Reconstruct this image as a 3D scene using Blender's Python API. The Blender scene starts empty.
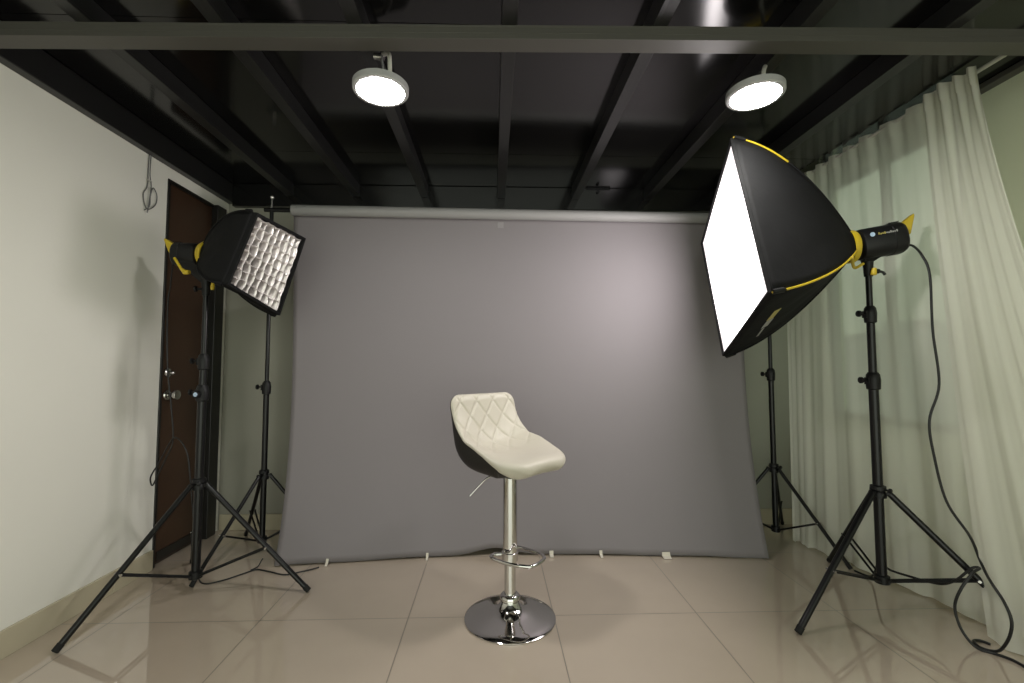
import bpy, bmesh, math, random
from mathutils import Vector, Matrix, Quaternion
random.seed(7)
COL = bpy.context.scene.collection
PI = math.pi
V = Vector

# ------------------------------------------------------------------ materials
def mat(name, col, rough=.5, metal=0., spec=.5, coat=0., emit=None, estr=0., noise=0., nscale=8., bump=0., bscale=60., detail=3., sheen=0.):
    m = bpy.data.materials.new(name); m.use_nodes = True
    nt = m.node_tree; b = nt.nodes['Principled BSDF']
    b.inputs['Base Color'].default_value = (*col, 1)
    b.inputs['Roughness'].default_value = rough
    b.inputs['Metallic'].default_value = metal
    b.inputs['Specular IOR Level'].default_value = spec
    b.inputs['Coat Weight'].default_value = coat
    b.inputs['Sheen Weight'].default_value = sheen
    if emit:
        b.inputs['Emission Color'].default_value = (*emit, 1); b.inputs['Emission Strength'].default_value = estr
    tc = nt.nodes.new('ShaderNodeTexCoord')
    if noise:
        n = nt.nodes.new('ShaderNodeTexNoise'); n.inputs['Scale'].default_value = nscale; n.inputs['Detail'].default_value = detail
        nt.links.new(tc.outputs['Object'], n.inputs['Vector'])
        r = nt.nodes.new('ShaderNodeMapRange'); r.inputs['To Min'].default_value = 1 - noise; r.inputs['To Max'].default_value = 1 + noise
        nt.links.new(n.outputs['Fac'], r.inputs['Value'])
        h = nt.nodes.new('ShaderNodeVectorMath'); h.operation = 'SCALE'; h.inputs[0].default_value = col
        nt.links.new(r.outputs['Result'], h.inputs['Scale']); nt.links.new(h.outputs['Vector'], b.inputs['Base Color'])
    if bump:
        n2 = nt.nodes.new('ShaderNodeTexNoise'); n2.inputs['Scale'].default_value = bscale; n2.inputs['Detail'].default_value = 4
        nt.links.new(tc.outputs['Object'], n2.inputs['Vector'])
        bp = nt.nodes.new('ShaderNodeBump'); bp.inputs['Strength'].default_value = bump; bp.inputs['Distance'].default_value = .01
        nt.links.new(n2.outputs['Fac'], bp.inputs['Height']); nt.links.new(bp.outputs['Normal'], b.inputs['Normal'])
    return m

M = dict(
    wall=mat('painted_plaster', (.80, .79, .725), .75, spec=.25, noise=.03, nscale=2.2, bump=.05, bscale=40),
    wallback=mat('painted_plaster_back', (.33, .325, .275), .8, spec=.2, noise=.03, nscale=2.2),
    wallright=mat('painted_plaster_right', (.62, .65, .50), .8, spec=.2, noise=.03, nscale=2.2),
    base=mat('baseboard_tile', (.50, .45, .33), .22, spec=.5, noise=.05, nscale=3),
    steel=mat('painted_steel', (.014, .0138, .014), .34, spec=.5, bump=.05, bscale=14),
    beam=mat('painted_steel_beam', (.070, .067, .058), .42, spec=.5, bump=.04, bscale=10),
    deck=mat('painted_deck', (.0050, .0048, .0048), .13, spec=.62, bump=.02, bscale=7),
    door=mat('brown_wood', (.050, .026, .015), .35, spec=.4, noise=.2, nscale=5),
    doorframe=mat('black_frame', (.012, .011, .010), .35, spec=.4),
    chrome=mat('chrome', (.62, .61, .60), .07, metal=1.),
    satin=mat('satin_metal', (.55, .54, .52), .25, metal=1.),
    black=mat('black_plastic', (.006, .006, .0065), .45, spec=.28),
    tube=mat('black_tube', (.005, .005, .0055), .28, spec=.32),
    rubber=mat('rubber', (.014, .014, .014), .7, spec=.2),
    fabric=mat('black_fabric', (.0085, .0085, .009), .75, spec=.12, sheen=.0, noise=.15, nscale=18, bump=.25, bscale=22),
    silver=mat('silver_fabric', (.74, .70, .69), .36, metal=.45, spec=.6, bump=.3, bscale=55),
    diffwhite=mat('diffuser_cloth', (.20, .19, .19), .8, spec=.2),
    yellow=mat('yellow_plastic', (.52, .375, .018), .42, spec=.5),
    white=mat('cream_leather', (.50, .467, .395), .42, spec=.35, bump=.08, bscale=140),
    shell=mat('dark_shell', (.016, .014, .013), .42, spec=.35, bump=.08, bscale=120),
    roll=mat('roll_grey', (.27, .267, .265), .55, spec=.35),
    paper=mat('backdrop_grey', (.207, .191, .200), .62, spec=.2, noise=.015, nscale=1.6),
    tape=mat('white_tape', (.62, .58, .50), .6),
    tapegrey=mat('grey_tape', (.24, .232, .232), .5),
    lamprim=mat('lamp_rim', (.36, .36, .36), .45),
    conduit=mat('white_conduit', (.50, .49, .44), .45),
    wire=mat('grey_wire', (.12, .12, .12), .5),
    cord=mat('black_cord', (.010, .010, .010), .45, spec=.4),
    badge=mat('blue_badge', (.42, .55, .72), .35),
    print_white=mat('white_print', (.34, .34, .33), .5),
    print_yellow=mat('yellow_print', (.42, .36, .10), .5),
    alu=mat('window_aluminium', (.22, .22, .21), .4, metal=.6),
    sky_screen=mat('pale_screen', (.35, .365, .315), .85, noise=.06, nscale=1.5),
    neighbour=mat('grey_render', (.10, .105, .10), .85, noise=.08, nscale=2),
)
def emission(name, col, s):
    m = bpy.data.materials.new(name); m.use_nodes = True; nt = m.node_tree; nt.nodes.clear()
    e = nt.nodes.new('ShaderNodeEmission'); e.inputs[0].default_value = (*col, 1); e.inputs[1].default_value = s
    o = nt.nodes.new('ShaderNodeOutputMaterial'); nt.links.new(e.outputs[0], o.inputs[0]); return m
M['softlight'] = emission('lit_softbox_cloth', (1, .925, .925), 7.5)
def hot_centre(m, c, peak, edge, rad):
    nt = m.node_tree; e = [n for n in nt.nodes if n.type == 'EMISSION'][0]
    g = nt.nodes.new('ShaderNodeNewGeometry'); d = nt.nodes.new('ShaderNodeVectorMath'); d.operation = 'DISTANCE'; d.inputs[1].default_value = c
    nt.links.new(g.outputs['Position'], d.inputs[0]); r = nt.nodes.new('ShaderNodeMapRange'); r.interpolation_type = 'SMOOTHSTEP'
    r.inputs['From Min'].default_value = 0; r.inputs['From Max'].default_value = rad; r.inputs['To Min'].default_value = peak; r.inputs['To Max'].default_value = edge
    nt.links.new(d.outputs['Value'], r.inputs['Value']); nt.links.new(r.outputs['Result'], e.inputs[1])
M['lamplight'] = emission('lit_lamp_panel', (1, .975, .92), 130)

def glassmat():
    m = bpy.data.materials.new('window_glass'); m.use_nodes = True; nt = m.node_tree; nt.nodes.clear()
    t = nt.nodes.new('ShaderNodeBsdfTransparent'); t.inputs[0].default_value = (.9, .95, .92, 1)
    g = nt.nodes.new('ShaderNodeBsdfGlossy'); g.inputs['Roughness'].default_value = .02
    x = nt.nodes.new('ShaderNodeMixShader'); x.inputs[0].default_value = .08
    o = nt.nodes.new('ShaderNodeOutputMaterial')
    nt.links.new(t.outputs[0], x.inputs[1]); nt.links.new(g.outputs[0], x.inputs[2]); nt.links.new(x.outputs[0], o.inputs[0]); return m
M['glass'] = glassmat()

def sheer():
    m = bpy.data.materials.new('sheer_cloth'); m.use_nodes = True; nt = m.node_tree; nt.nodes.clear()
    d = nt.nodes.new('ShaderNodeBsdfDiffuse'); d.inputs[0].default_value = (.84, .84, .755, 1)
    tl = nt.nodes.new('ShaderNodeBsdfTranslucent'); tl.inputs[0].default_value = (.84, .85, .745, 1)
    t = nt.nodes.new('ShaderNodeBsdfTransparent')
    a = nt.nodes.new('ShaderNodeMixShader'); a.inputs[0].default_value = .35
    b = nt.nodes.new('ShaderNodeMixShader'); b.inputs[0].default_value = .23
    o = nt.nodes.new('ShaderNodeOutputMaterial')
    nt.links.new(d.outputs[0], a.inputs[1]); nt.links.new(tl.outputs[0], a.inputs[2])
    nt.links.new(a.outputs[0], b.inputs[1]); nt.links.new(t.outputs[0], b.inputs[2]); nt.links.new(b.outputs[0], o.inputs[0]); return m
M['sheer'] = sheer()

def tiles():
    m = bpy.data.materials.new('polished_tiles'); m.use_nodes = True; nt = m.node_tree; b = nt.nodes['Principled BSDF']
    tc = nt.nodes.new('ShaderNodeTexCoord'); sx = nt.nodes.new('ShaderNodeSeparateXYZ'); nt.links.new(tc.outputs['Object'], sx.inputs[0])
    def mth(op, a, bb=None):
        n = nt.nodes.new('ShaderNodeMath'); n.operation = op
        for i, v in enumerate((a, bb)):
            if v is None: continue
            if isinstance(v, (int, float)): n.inputs[i].default_value = v
            else: nt.links.new(v, n.inputs[i])
        return n.outputs[0]
    ids = []; edges = []
    for ax, off in (('X', .254), ('Y', 1.943)):
        q = mth('DIVIDE', mth('SUBTRACT', sx.outputs[ax], off), .6)
        fr = mth('FRACT', q); ids.append(mth('FLOOR', q))
        d = mth('MINIMUM', fr, mth('SUBTRACT', 1., fr)); edges.append(mth('LESS_THAN', d, .0035))
    grout = mth('MAXIMUM', edges[0], edges[1])
    cmb = nt.nodes.new('ShaderNodeCombineXYZ'); nt.links.new(ids[0], cmb.inputs[0]); nt.links.new(ids[1], cmb.inputs[1])
    wn = nt.nodes.new('ShaderNodeTexWhiteNoise'); nt.links.new(cmb.outputs[0], wn.inputs['Vector'])
    ns = nt.nodes.new('ShaderNodeTexNoise'); ns.inputs['Scale'].default_value = 5; ns.inputs['Detail'].default_value = 6; nt.links.new(tc.outputs['Object'], ns.inputs['Vector'])
    k = mth('ADD', mth('MULTIPLY', wn.outputs['Value'], .04), mth('MULTIPLY', ns.outputs['Fac'], .10)); k = mth('ADD', k, .93)
    sc = nt.nodes.new('ShaderNodeVectorMath'); sc.operation = 'SCALE'; sc.inputs[0].default_value = (.49, .412, .330); nt.links.new(k, sc.inputs['Scale'])
    mx = nt.nodes.new('ShaderNodeMix'); mx.data_type = 'RGBA'; nt.links.new(grout, mx.inputs[0]); nt.links.new(sc.outputs[0], mx.inputs[6]); mx.inputs[7].default_value = (.19, .16, .125, 1)
    nt.links.new(mx.outputs[2], b.inputs['Base Color'])
    b.inputs['Specular IOR Level'].default_value = 1.
    b.inputs['Coat Weight'].default_value = .8; b.inputs['Coat Roughness'].default_value = .02; b.inputs['Coat IOR'].default_value = 1.6
    nt.links.new(mth('ADD', .03, mth('MULTIPLY', grout, .5)), b.inputs['Roughness'])
    n2 = nt.nodes.new('ShaderNodeTexNoise'); n2.inputs['Scale'].default_value = 2.5; nt.links.new(tc.outputs['Object'], n2.inputs['Vector'])
    bp = nt.nodes.new('ShaderNodeBump'); bp.inputs['Strength'].default_value = .015; bp.inputs['Distance'].default_value = .01
    nt.links.new(n2.outputs['Fac'], bp.inputs['Height']); nt.links.new(bp.outputs['Normal'], b.inputs['Normal'])
    return m
M['tiles'] = tiles()

# ------------------------------------------------------------------ mesh helpers
class MB:
    def __init__(s): s.v = []; s.f = []
    def add(s, vs, fs):
        o = len(s.v); s.v += [V(v) for v in vs]; s.f += [[i + o for i in f] for f in fs]; return s
    def box(s, a, b, mtx=None):
        x0, y0, z0 = a; x1, y1, z1 = b
        vs = [V((x, y, z)) for x in (x0, x1) for y in (y0, y1) for z in (z0, z1)]
        if mtx: vs = [mtx @ v for v in vs]
        return s.add(vs, [(0, 1, 3, 2), (4, 6, 7, 5), (0, 4, 5, 1), (2, 3, 7, 6), (0, 2, 6, 4), (1, 5, 7, 3)])
    def tube(s, pts, r, n=12, closed=False, cap=True):
        pts = [V(p) for p in pts]; N = len(pts)
        rs = r if isinstance(r, (list, tuple)) else [r] * N
        up = None; rings = []
        for i, p in enumerate(pts):
            if closed: t = pts[(i + 1) % N] - pts[i - 1]
            else: t = pts[min(i + 1, N - 1)] - pts[max(i - 1, 0)]
            if t.length < 1e-9: t = V((0, 0, 1))
            t.normalize()
            if up is None: up = t.orthogonal().normalized()
            up = (up - t * up.dot(t)); up = up.normalized() if up.length > 1e-6 else t.orthogonal().normalized()
            w = t.cross(up)
            rings.append([p + (up * math.cos(2 * PI * k / n) + w * math.sin(2 * PI * k / n)) * rs[i] for k in range(n)])
        vs = [v for q in rings for v in q]; fs = []
        for i in range(N if closed else N - 1):
            a = i * n; b = ((i + 1) % N) * n
            for k in range(n): fs.append((a + k, a + (k + 1) % n, b + (k + 1) % n, b + k))
        if cap and not closed: fs += [tuple(range(n))[::-1], tuple(range((N - 1) * n, N * n))]
        return s.add(vs, fs)
    def cyl(s, a, b, r, r2=None, n=24): return s.tube([a, b], [r, r if r2 is None else r2], n)
    def lathe(s, prof, c=(0, 0, 0), axis=(0, 0, 1), n=48):
        ax = V(axis).normalized(); u = ax.orthogonal().normalized(); w = ax.cross(u); c = V(c)
        vs = [c + ax * z + (u * math.cos(2 * PI * k / n) + w * math.sin(2 * PI * k / n)) * r for r, z in prof for k in range(n)]
        fs = []
        for i in range(len(prof) - 1):
            for k in range(n): fs.append((i * n + k, i * n + (k + 1) % n, (i + 1) * n + (k + 1) % n, (i + 1) * n + k))
        if prof[0][0] > 1e-5: fs.append(tuple(range(n))[::-1])
        if prof[-1][0] > 1e-5: fs.append(tuple(range((len(prof) - 1) * n, len(prof) * n)))
        return s.add(vs, fs)
    def grid(s, P, closed_u=False):
        nu = len(P); nv = len(P[0]); vs = [p for row in P for p in row]; fs = []
        for i in range(nu if closed_u else nu - 1):
            for j in range(nv - 1):
                a = i * nv + j; b = ((i + 1) % nu) * nv + j; fs.append((a, b, b + 1, a + 1))
        return s.add(vs, fs)
    def build(s, name, m, parent=None, smooth=None, bevel=0, loc=None, weld=True):
        me = bpy.data.meshes.new(name)
        off = V(loc) if loc is not None else V((0, 0, 0))
        me.from_pydata([tuple(v - off) for v in s.v], [], s.f); me.update()
        bm = bmesh.new(); bm.from_mesh(me)
        if weld: bmesh.ops.remove_doubles(bm, verts=bm.verts, dist=1e-6)
        bmesh.ops.recalc_face_normals(bm, faces=bm.faces)
        bm.to_mesh(me); bm.free()
        o = bpy.data.objects.new(name, me); COL.objects.link(o); me.materials.append(m)
        if loc is not None: o.location = off
        if smooth is not None:
            for p in me.polygons: p.use_smooth = True
            bm = bmesh.new(); bm.from_mesh(me)
            for e in bm.edges:
                if len(e.link_faces) == 2 and e.calc_face_angle(0) > math.radians(smooth): e.smooth = False
            bm.to_mesh(me); bm.free()
        if bevel:
            b = o.modifiers.new('b', 'BEVEL'); b.width = bevel; b.segments = 2; b.limit_method = 'ANGLE'; b.angle_limit = math.radians(40)
        if parent is not None: adopt(o, parent)
        return o
def world_loc(o):
    p = V((0, 0, 0)); q = o
    while q is not None: p += q.location; q = q.parent
    return p
def adopt(o, parent):
    # world-space mesh under an unrotated parent
    wl = world_loc(parent); o.parent = parent; o.location = o.location - wl
def thing(name, label, cat, loc=(0, 0, 0), group=None):
    o = bpy.data.objects.new(name, None); COL.objects.link(o); o.location = loc; o.empty_display_size = .05
    o['label'] = label; o['category'] = cat
    if group: o['group'] = group
    return o
def tag(o, label, cat, group=None):
    o['label'] = label; o['category'] = cat
    if group: o['group'] = group
    return o
def struct(o, label=None):
    o['kind'] = 'structure'
    if label: o['label'] = label
    return o
def smooth_pts(pts, n=8, closed=False):
    pts = [V(p) for p in pts]; N = len(pts); out = []
    rng = range(N) if closed else range(N - 1)
    for i in rng:
        p0 = pts[i - 1] if (i or closed) else pts[0]; p1 = pts[i]; p2 = pts[(i + 1) % N]
        p3 = pts[(i + 2) % N] if closed else pts[min(i + 2, N - 1)]
        for k in range(n):
            t = k / n
            out.append(.5 * ((2 * p1) + (p2 - p0) * t + (2 * p0 - 5 * p1 + 4 * p2 - p3) * t * t + (3 * p1 - p0 - 3 * p2 + p3) * t ** 3))
    if not closed: out.append(pts[-1])
    return out
def lerp(a, b, t): return a + (b - a) * t

# ------------------------------------------------------------------ the room
XL, XR, YB, YF = -1.74, 2.10, 3.00, -1.6
ZD = 2.225          # underside of the deck
struct(MB().box((XL - .15, YF, -.05), (XR + .15, YB + .15, 0)).build('floor', M['tiles']), 'polished beige tile floor')
m = MB()
for y0, y1 in ((YF, -.415), (-.412, .555), (.558, 1.528), (1.531, 2.497), (2.5, YB + .15)):
    m.box((XL - .15, y0, ZD), (XR + .15, y1, ZD + .04))
m.box((XL - .15, YF, ZD + .012), (XR + .15, YB + .15, ZD + .05))
struct(m.build('ceiling', M['deck']), 'glossy black underside of the mezzanine deck')
DY0, DY1, DZ = 2.44, 2.93, 2.04
m = MB()
m.box((XL - .12, YF, 0), (XL, DY0, ZD)); m.box((XL - .12, DY0, DZ), (XL, DY1, ZD)); m.box((XL - .12, DY1, 0), (XL, YB, ZD))
struct(m.build('wall_left', M['wall']), 'off-white painted left wall')
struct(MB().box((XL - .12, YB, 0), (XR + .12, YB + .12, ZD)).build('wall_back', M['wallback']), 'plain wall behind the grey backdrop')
WY0, WY1, WZ0, WZ1 = 1.93, 2.80, .72, 2.178
m = MB()
m.box((XR, YF, 0), (XR + .12, WY0, ZD)); m.box((XR, WY1, 0), (XR + .12, YB, ZD))
m.box((XR, WY0, 0), (XR + .12, WY1, WZ0)); m.box((XR, WY0, WZ1), (XR + .12, WY1, ZD))
struct(m.build('wall_right', M['wallright']), 'pale green right wall behind the curtain')
# baseboards: tiles with joints
def baseboard(name, a, b, inward, label):
    a = V(a); b = V(b); d = (b - a); L = d.length; d.normalize(); inn = V(inward); m = MB(); t = 0
    first = .24
    while t < L - 1e-4:
        t2 = min(L, (first if t == 0 else t + .6))
        p = a + d * (t + .001); q = a + d * (t2 - .001)
        xs = [p.x, q.x, p.x + inn.x * .012, q.x + inn.x * .012]; ys = [p.y, q.y, p.y + inn.y * .012, q.y + inn.y * .012]
        m.box((min(xs), min(ys), 0), (max(xs), max(ys), .098)); t = t2
    struct(m.build(name, M['base'], bevel=.0015), label)
baseboard('baseboard_left', (XL, DY0 - .005, 0), (XL, YF, 0), (1, 0, 0), 'beige tile skirting along the left wall')
baseboard('baseboard_back', (XL + .013, YB, 0), (XR, YB, 0), (0, -1, 0), 'beige tile skirting along the back wall')
baseboard('baseboard_right', (XR, YB - .013, 0), (XR, YF, 0), (-1, 0, 0), 'beige tile skirting along the right wall')
# door
d = bpy.data.objects.new('door_1', None); COL.objects.link(d); d.location = (XL, DY0, 0); struct(d, 'dark brown door with two metal knobs')
MB().box((XL - .055, DY0 + .0185, .012), (XL - .008, DY1 - .0905, DZ - .0205)).build('door_leaf', M['door'], d, bevel=.002)
m = MB()
m.box((XL - .11, DY0 + .001, .001), (XL + .006, DY0 + .018, DZ - .002)); m.box((XL - .11, DY1 - .090, .001), (XL + .03, DY1 - .001, DZ - .002))
m.box((XL - .11, DY0 + .018, DZ - .02), (XL + .006, DY1 - .090, DZ - .002)); m.box((XL - .11, DY0 + .018, .0005), (XL - .02, DY1 - .090, .0115))
m.build('door_frame', M['doorframe'], d, bevel=.003)
MB().box((XL - .008, DY0 + .04, .02), (XL - .004, DY1 - .095, .07)).build('kick_plate', M['doorframe'], d)
MB().lathe([(.026, 0), (.028, .004), (.024, .010), (.012, .012), (.011, .030), (.024, .036), (.028, .048), (.024, .060), (.0, .064)], (XL - .007, 2.507, .88), (1, 0, 0), 24).build('door_knob', M['satin'], d, smooth=40)
MB().lathe([(.026, 0), (.026, .006), (.020, .012), (.008, .014), (.0, .015)], (XL - .007, 2.505, 1.0), (1, 0, 0), 24).build('lock_plate', M['satin'], d, smooth=40)
MB().lathe([(0, 0), (.007, 0), (.012, .006), (.011, .016), (.004, .022), (0, .022)], (XL + .008, 2.508, .998), (1, .1, 0), 20).build('thumb_turn', M['satin'], d, smooth=40)
# window with frame and neighbour and added sky screen beyond
w = bpy.data.objects.new('window_1', None); COL.objects.link(w); w.location = (XR, (WY0 + WY1) / 2, WZ0); struct(w, 'aluminium window behind the sheer curtain')
m = MB()
for a, b in (((XR + .02, WY0, WZ0), (XR + .07, WY1, WZ0 + .04)), ((XR + .02, WY0, WZ1 - .04), (XR + .07, WY1, WZ1)),
             ((XR + .02, WY0, WZ0 + .04), (XR + .07, WY0 + .035, WZ1 - .04)), ((XR + .02, WY1 - .035, WZ0 + .04), (XR + .07, WY1, WZ1 - .04)),
             ((XR + .03, (WY0 + WY1) / 2 - .02, WZ0 + .04), (XR + .06, (WY0 + WY1) / 2 + .02, WZ1 - .04))): m.box(a, b)
m.build('window_frame', M['alu'], w)
MB().box((XR + .043, WY0 + .034, WZ0 + .04), (XR + .047, WY1 - .034, WZ1 - .04)).build('window_pane', M['glass'], w)
MB().box((XR - .02, WY0 - .02, WZ0 - .025), (XR + .12, WY1 + .02, WZ0)).build('window_sill', M['wallright'], w, bevel=.003)
m = MB(); m.box((3.30, .6, -1), (3.50, 4.6, 1.33)); m.box((3.30, 3.45, 1.33), (3.50, 3.75, 1.40))
struct(m.build('exterior', M['neighbour']), 'dark grey low wall outside the window')
struct(MB().box((3.9, -1, -1), (4.1, 7, 4.2)).build('exterior', M['sky_screen']), 'pale screen added against the bright sky outside the window')  # added to fill the window and dim the sky showing through the curtain

# steelwork under the deck
def trimbox(name, a, b, mt, label, bev=.003): return struct(MB().box(a, b).build(name, mt, bevel=bev), label)
trimbox('trim_1', (XL, YF, 2.100), (XL + .042, YB, ZD - .001), M['steel'], 'black steel edge beam along the left wall')
trimbox('trim_2', (XR - .045, YF, 2.200), (XR, YB, ZD - .001), M['beam'], 'black steel edge beam along the right wall')
trimbox('trim_3', (XL + .043, YB - .04, 2.075), (XR - .046, YB, ZD - .001), M['deck'], 'black steel edge beam along the back wall')
for k, (x, lab) in enumerate(((-1.328, 'black ceiling joist nearest the left wall'), (-.901, 'black ceiling joist left of the conduit lamp'), (-.453, 'black ceiling joist carrying the left round lamp'),
                  (.051, 'black ceiling joist running over the middle of the room'), (.545, 'black ceiling joist right of the middle one'), (1.029, 'black ceiling joist above the right round lamp'), (1.512, 'black ceiling joist nearest the curtain'))):
    m = MB()   # folded C joist: bottom flange, web, small lip
    m.box((x - .0235, YF, 2.1465), (x + .0235, YB - .042, ZD - .0005))
    m.box((x + .0235, YF, 2.1465), (x + .0265, YB - .042, 2.158))
    o = struct(m.build('ceiling_beam', M['steel'], bevel=.002), lab); o['group'] = 'black joists under the deck'
m = MB()
p0 = V((XL - .0, 1.500, 0)); p1 = V((XR, 1.412, 0)); dr = (p1 - p0).normalized(); nr = V((-dr.y, dr.x, 0))
def along(t, off, z): q = p0 + dr * t + nr * off; return V((q.x, q.y, z))
Lb = (p1 - p0).length - .003
for (o0, o1, z0, z1) in ((-.032, .032, 2.100, 2.146), (-.0335, -.032, 2.118, 2.1225), (-.0335, -.032, 2.139, 2.146)):
    vs = [along(t, o, z) for t in (.003, Lb) for o in (o0, o1) for z in (z0, z1)]
    m.add(vs, [(0, 1, 3, 2), (4, 6, 7, 5), (0, 4, 5, 1), (2, 3, 7, 6), (0, 2, 6, 4), (1, 5, 7, 3)])
o = struct(m.build('ceiling_beam', M['beam'], bevel=.0015), 'long steel cross beam spanning the room in front of the lamps')
# bracket with bolts on the rear beam
b = thing('beam_bracket', 'small black bolted bracket on the rear ceiling beam right of centre', 'bracket', (.697, YB - .042, 2.2))
MB().box((.62, YB - .046, 2.212), (.78, YB - .0405, 2.2235)).build('plate', M['black'], b)
for z in (2.196,): MB().cyl((.697, YB - .054, z), (.697, YB - .0405, z), .010, n=6).build('bolt', M['black'], b)

# ------------------------------------------------------------------ round ceiling lamps
def lamp(c, label, cond):
    t = thing('ceiling_lamp', label, 'lamp', c, 'round panel lamps under the joists'); x, y, z = c; r = .0985
    MB().lathe([(0, .004), (r - .014, .0039), (r - .0138, 0), (r - .004, 0), (r, .004), (r, .024), (r - .006, .028), (0, .028)], c, (0, 0, 1), 64).build('housing', M['lamprim'], t, smooth=35)
    MB().lathe([(0, -.0045), (r * .5, -.0038), (r - .026, -.0015), (r - .0142, .0012), (r - .0142, .0032), (0, .0032)], c, (0, 0, 1), 64).build('lamp_panel', M['lamplight'], t, smooth=35)
    m = MB(); m.tube(smooth_pts(cond, 8), .0075, 12); m.build('conduit', M['conduit'], t, smooth=50)
    return t
t = lamp((-.407, 1.606, 2.022), 'lit round ceiling lamp on a curved white conduit, left one', [(-.40, 1.585, 2.150 - .004), (-.372, 1.560, 2.135), (-.365, 1.555, 2.105), (-.366, 1.565, 2.049)])
MB().cyl((-.393, 1.585, 2.138), (-.427, 1.590, 2.146), .012, n=16).build('conduit_clip', M['satin'], t, smooth=40)
MB().tube([(-.395, 1.56, 2.13), (-.392, 1.575, 2.09), (-.39, 1.58, 2.05)], .004, 8).build('wire', M['wire'], t, smooth=40)
lamp((.963, 1.591, 2.022), 'lit round ceiling lamp above the large softbox, right one', [(1.01, 1.60, 2.146), (.99, 1.575, 2.12), (.98, 1.565, 2.09), (.98, 1.56, 2.049)])

# ------------------------------------------------------------------ backdrop system
PLs = V((-1.27, 2.608, 0)); PRs = V((1.664, 2.68, 0))
def barp(x, z): t = (x - PLs.x) / (PRs.x - PLs.x); return V((x, lerp(PLs.y, PRs.y, t), z))
def screwknob(m, c, dirv, r=.012, L=.03):
    c = V(c); dv = V(dirv).normalized()
    m.cyl(c, c + dv * L, .0045, n=10)
    m.lathe([(.004, 0), (r, .002), (r, .010), (r * .6, .013), (0, .013)], c + dv * L, dv, 14)
def light_stand(name, label, cat, base, footr, feet_ang, segs, hubz, collz, footRs=None, r=(.0185, .0155, .012), knob_dir=(-1, 0, 0), group=None, legr=.0105, bf=.59):
    """segs: heights of the joints from bottom pole top to stand top"""
    bx, by = base
    t = thing(name, label, cat, (bx, by, 0), group)
    z0 = hubz - .02; names = ('lower_pole', 'middle_pole', 'upper_pole')
    zs = [z0] + list(segs)
    for i in range(len(segs)):
        MB().cyl((bx, by, zs[i] - (0 if i == 0 else .05)), (bx, by, zs[i + 1]), r[i], n=20).build('pole', M['tube'], t, smooth=40)
    for i in range(len(segs) - 1):
        z = zs[i + 1]; m = MB()
        m.lathe([(r[i + 1] + .001, -.055), (r[i] + .007, -.05), (r[i] + .009, -.01), (r[i] + .006, .012), (r[i + 1] + .003, .022), (r[i + 1] + .001, .022)], (bx, by, z), n=20)
        dv = V(knob_dir)
        m.box((-.012, -.012, -.03), (.012 + r[i], .012, .0), Matrix.Translation((bx, by, z)) @ dv.to_track_quat('X', 'Z').to_matrix().to_4x4())
        c = m.build('collar', M['black'], t, smooth=35)
        k = MB(); screwknob(k, V((bx, by, z - .012)) + dv * (r[i] + .008), dv, .014, .022); k.build('knob', M['black'], c, smooth=35)
    zc = collz; rr = r[0]
    m = MB(); m.lathe([(rr, -.028), (rr + .010, -.026), (rr + .011, -.008), (rr + .006, .0), (rr + .011, .006), (rr + .010, .022), (rr, .026)], (bx, by, zc), n=20)
    lc = m.build('leg_collar', M['black'], t, smooth=35)
    k = MB(); screwknob(k, V((bx, by, zc + .008)) + V((.5, -.86, 0)) * (rr + .006), (.5, -.86, 0), .010, .012); k.build('knob', M['black'], lc, smooth=35)
    MB().lathe([(rr, -.022), (rr + .009, -.018), (rr + .009, .012), (rr, .016)], (bx, by, hubz), n=20).build('leg_hub', M['black'], t, smooth=35)
    for i, a in enumerate(feet_ang):
        R = footRs[i] if footRs else footr
        dx, dy = math.cos(math.radians(a)), math.sin(math.radians(a)); dv = V((dx, dy, 0)); sd = V((-dy, dx, 0))
        top = V((bx, by, zc - .004)) + dv * (rr + .016); foot = V((bx + dx * R, by + dy * R, .014))
        top2 = top
        u = (foot - top).normalized(); 
        m = MB(); m.tube([top, foot], legr, 14)
        m.cyl(top - sd * .013, top + sd * .013, .008, n=12)
        lg = m.build('leg', M['tube'], t, smooth=40)
        MB().lathe([(legr, -.016), (legr + .0012, -.015), (legr + .0012, .010), (legr * .8, .012)], foot + u * -.002, u, 14).build('rubber_foot', M['rubber'], lg, smooth=40)
        J = lerp(top, foot, bf); H0 = V((bx, by, hubz - .004)) + dv * (rr + .006)
        m = MB()
        for s in (-1, 1): m.tube([H0 + sd * .010 * s, J + sd * .0125 * s], .0048, 8)
        m.cyl(H0 - sd * .014, H0 + sd * .014, .006, n=10)
        m.build('brace', M['tube'], t, smooth=40)
        MB().cyl(J - sd * .0185, J + sd * .0185, .0055, n=10).build('rivet', M['satin'], lg, smooth=40)
    return t
for (P, lab, a0, F, top) in ((PLs, 'black tripod stand holding the left end of the backdrop roll', 250, (.395, .36, .36), 1.985), (PRs, 'black tripod stand holding the backdrop roll, behind the large softbox', -67.7, (.395, .37, .37), 1.985)):
    t = light_stand('backdrop_stand', lab, 'stand', (P.x, P.y), .39, (a0, a0 + 120, a0 + 240), (.93 if P.x < 0 else 1.0, 1.93), .085, .435, F, r=(.015, .0105), group='tripod stands holding up the backdrop', legr=.0095)
    m = MB(); m.cyl((P.x, P.y, 1.93), (P.x, P.y, 2.0), .006, n=12); m.lathe([(.0, 0), (.008, .0), (.012, .006), (.012, .014), (.008, .02), (0, .02)], (P.x, P.y, 1.995), n=16)
    m.build('top_pin', M['satin'], t, smooth=35)
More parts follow.
